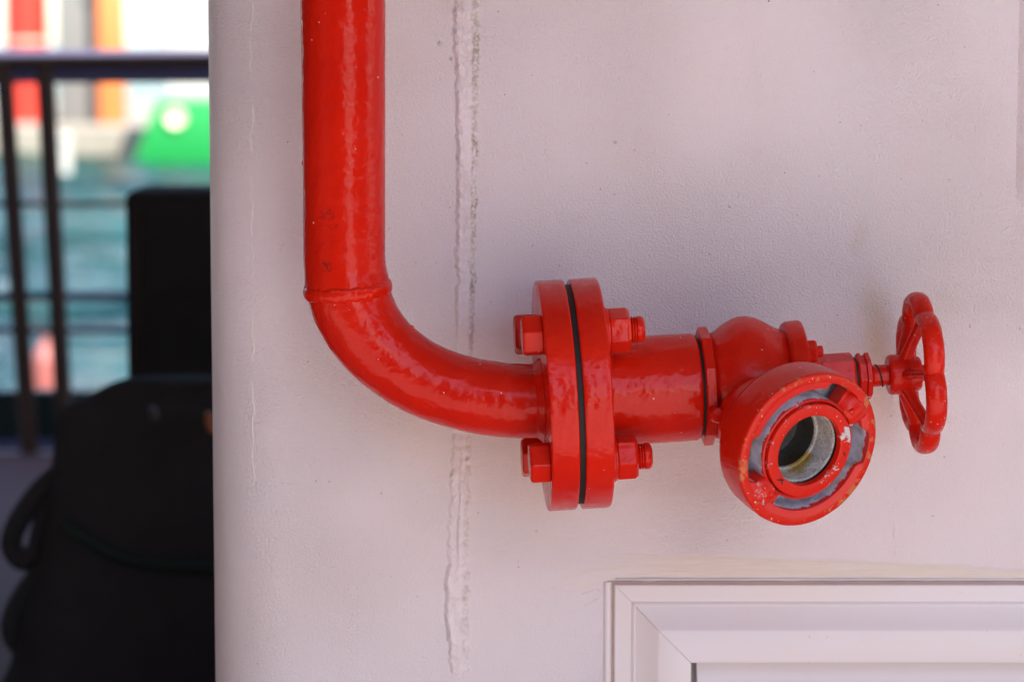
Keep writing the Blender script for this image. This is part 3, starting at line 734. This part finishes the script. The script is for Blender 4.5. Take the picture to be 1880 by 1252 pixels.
for i, (py, xl) in enumerate(secs):
    z = max(.004, P(0, py, YB).z) if i else .003
    x0 = P(xl, py, YB).x; x1 = P(505, py, YB).x; c = (x0 + x1) / 2; hx = (x1 - x0) / 2; hy = lerp(.17, .06, sstep(.33, .50, z))
    for k in range(n):
        a = 2 * math.pi * k / n; ca, sa = math.cos(a), math.sin(a)
        x = c + hx * math.copysign(abs(ca) ** .6, ca); y = YB + hy * math.copysign(abs(sa) ** .6, sa)
        q = Vector((x, y, z)); dn = .012 * nz(x * 9, y * 9, z * 11) + .008 * nz(x * 25, y * 25, z * 28)
        V.append(q + Vector((ca, sa, 0)) * dn)
for i in range(len(secs) - 1):
    for k in range(n): k2 = (k + 1) % n; Fc.append((i * n + k, i * n + k2, (i + 1) * n + k2, (i + 1) * n + k))
Fc.append(tuple(range(n))); Fc.append(tuple(range((len(secs) - 1) * n, len(secs) * n)))
ob = mesh('bag_body', V, Fc, BLACK_CLOTH, bag, sharp=0); sub = ob.modifiers.new('soft', 'SUBSURF'); sub.levels = 1; sub.render_levels = 1
for pts in ([(120, 860), (70, 905), (30, 965), (22, 1005), (42, 1028), (66, 1012), (78, 965), (92, 930), (125, 900)], [(90, 1030), (48, 1085), (25, 1130), (24, 1165), (45, 1188), (70, 1170), (66, 1120), (95, 1085)]):
    pth = catmull([P(a, b, YB - .05) for a, b in pts], 8)
    V, Fc = tube(pth, .0175, 12, hint=Vector((0, -1, 0)), flat=(1.1, 1)); mesh('strap_loop', V, Fc, BLACK_CLOTH, bag)
pth = catmull([P(a, b, YB - .19) for a, b in [(112, 962), (150, 985), (210, 1018), (270, 1032), (330, 1036), (430, 1040)]], 6)
V, Fc = tube(pth, .008, 10, hint=Vector((0, -1, 0)), flat=(.5, 1)); mesh('green_strap', V, Fc, GREEN_CORD, bag)
pth = catmull([P(a, b, YB - .185) for a, b in [(386, 758), (384, 770), (388, 785), (396, 790)]], 6)
V, Fc = tube(pth, .007, 10); mesh('zip_pull', V, Fc, simple('orange_cord', (.50, .17, .06), .6), bag)
pth = catmull([P(a, b, YB - .19) for a, b in [(275, 748), (283, 760), (282, 772)]], 4)
V, Fc = tube(pth, .007, 10); mesh('buckle', V, Fc, simple('grey_buckle', (.06, .055, .06), .4), bag)

# ------------------------------------------------------------------ background: harbour
def Q(px, py, Y): return P(px, py, Y)
bt = thing('green_boat', 'bright green boat hull with raked bow and pale round port across the water', 'boat', (Q(420, 290, 46).x, 47, -1))
Yb = 45.5
def X(px, Y): return P(px, 200, Y).x
def Z(py, Y): return P(940, py, Y).z
GREEN = simple('green_hull_paint', (.012, .25, .05), .4, scale=.5); WHITE = simple('white_far_paint', (.44, .42, .38), .5, scale=1)
V, Fc = prism([(X(246, Yb), Z(284, Yb)), (X(250, Yb), Z(300, Yb) - .2), (X(900, Yb), Z(300, Yb) - .2), (X(900, Yb), Z(186, Yb)), (X(287, Yb), Z(186, Yb)), (X(272, Yb), Z(225, Yb))], Yb, Yb + 3, .06); mesh('hull', V, Fc, GREEN, bt)
V, Fc = box((X(300, Yb), Yb + .4, Z(186, Yb)), (X(900, Yb), Yb + 2.6, Z(152, Yb)), .05); mesh('bulwark', V, Fc, WHITE, bt)
V, Fc, At = lathe(Vector((X(322, Yb), Yb + .05, Z(217, Yb))), Vector((0, -1, 0)), rnd([(0, .17), (.12, .17), (.12, .11), (.06, .10), (.06, .0001)], .02), 32); mesh('porthole', V, Fc, simple('pale_port', (.72, .66, .46), .5), bt, attrs=At)
V, Fc = box((X(290, Yb + 1), Yb + 1, Z(150, Yb + 1)), (X(560, Yb + 1), Yb + 2.2, Z(14, Yb + 1)), .08); mesh('cabin', V, Fc, WHITE, bt)
Yq = 52
def q_thing(name, label, cat, px0, px1, py0, mat, depth=1.6, round_=False, Y=Yq, parts=()):
    x0, x1 = X(px0, Y), X(px1, Y); zt = Z(py0, Y); zb = -.47
    t = thing(name, label, cat, ((x0 + x1) / 2, Y + depth / 2, zb))
    if round_:
        c = Vector(((x0 + x1) / 2, Y + (x1 - x0) / 2, zb)); r = (x1 - x0) / 2
        V, Fc, At = lathe(c, Vector((0, 0, 1)), rnd([(0, r), (.1, r), (zt - zb - .2, r), (zt - zb, r * .6), (zt - zb, .001)], .05), 32); mesh('shell', V, Fc, mat, t, attrs=At)
        V, Fc, At = lathe(c, Vector((0, 0, 1)), rnd([((zt - zb) * .55, r * .98), ((zt - zb) * .55, r * 1.05), ((zt - zb) * .58, r * 1.05), ((zt - zb) * .58, r * .98)], .01), 32); mesh('band', V, Fc, simple(name + '_band', (.7, .4, .3), .6), t, attrs=At)
    else:
        V, Fc = box((x0, Y, zb), (x1, Y + depth, zt), .03); mesh('shell', V, Fc, mat, t)
        V, Fc = box((x0 - .05, Y - .05, zt), (x1 + .05, Y + depth + .05, zt + .08), .02); mesh('cap', V, Fc, mat, t)
    return t
q_thing('storage_tank', 'round red and orange tank on the quay behind the railing', 'tank', 6, 84, -40, simple('red_tank_paint', (.42, .025, .010), .45, scale=1), .8, True)
q_thing('quay_hut', 'plain grey hut on the quay right of the red tank', 'hut', 106, 178, -70, simple('grey_hut_paint', (.17, .163, .15), .7, scale=1), 1.6)
q_thing('orange_pillar', 'peach orange pillar on the quay between grey hut and green boat', 'pillar', 181, 226, -60, simple('peach_paint', (.60, .17, .04), .6, scale=1), .5, False, 51.5)
Ym = 42
mp = thing('mooring_post', 'short white mooring post standing in the water before the quay', 'post', (X(118, Ym), Ym, -1))
V, Fc, At = lathe(Vector((X(118, Ym), Ym, -1.6)), Vector((0, 0, 1)), rnd([(0, .10), (1.6 + Z(262, Ym), .10), (1.6 + Z(256, Ym), .125), (1.6 + Z(246, Ym), .12), (1.6 + Z(245, Ym), .001)], .01), 20); mesh('shaft', V, Fc, WHITE, mp, attrs=At)
Yo = 14.2
bu = thing('mooring_buoy', 'small coral red buoy floating in the water behind the railing', 'buoy', (P(84, 690, Yo).x, Yo, -1))
V, Fc, At = lathe(Vector((P(84, 690, Yo).x, Yo, -1.12)), Vector((0, 0, 1)), rnd([(0, .01), (.02, .07), (.12, .085), (.28, .08), (.36, .05), (.38, .02), (.42, .02), (.42, .001)], .02), 24); mesh('float', V, Fc, simple('coral_paint', (.30, .085, .07), .5), bu, attrs=At)
V, Fc = tube([Vector((P(84, 690, Yo).x, Yo, -.72)) + Vector((.03 * math.cos(a), 0, .03 * math.sin(a))) for a in (2 * math.pi * i / 20 for i in range(20))], .006, 8, closed=True); mesh('lifting_ring', V, Fc, RAIL_DARK, bu)
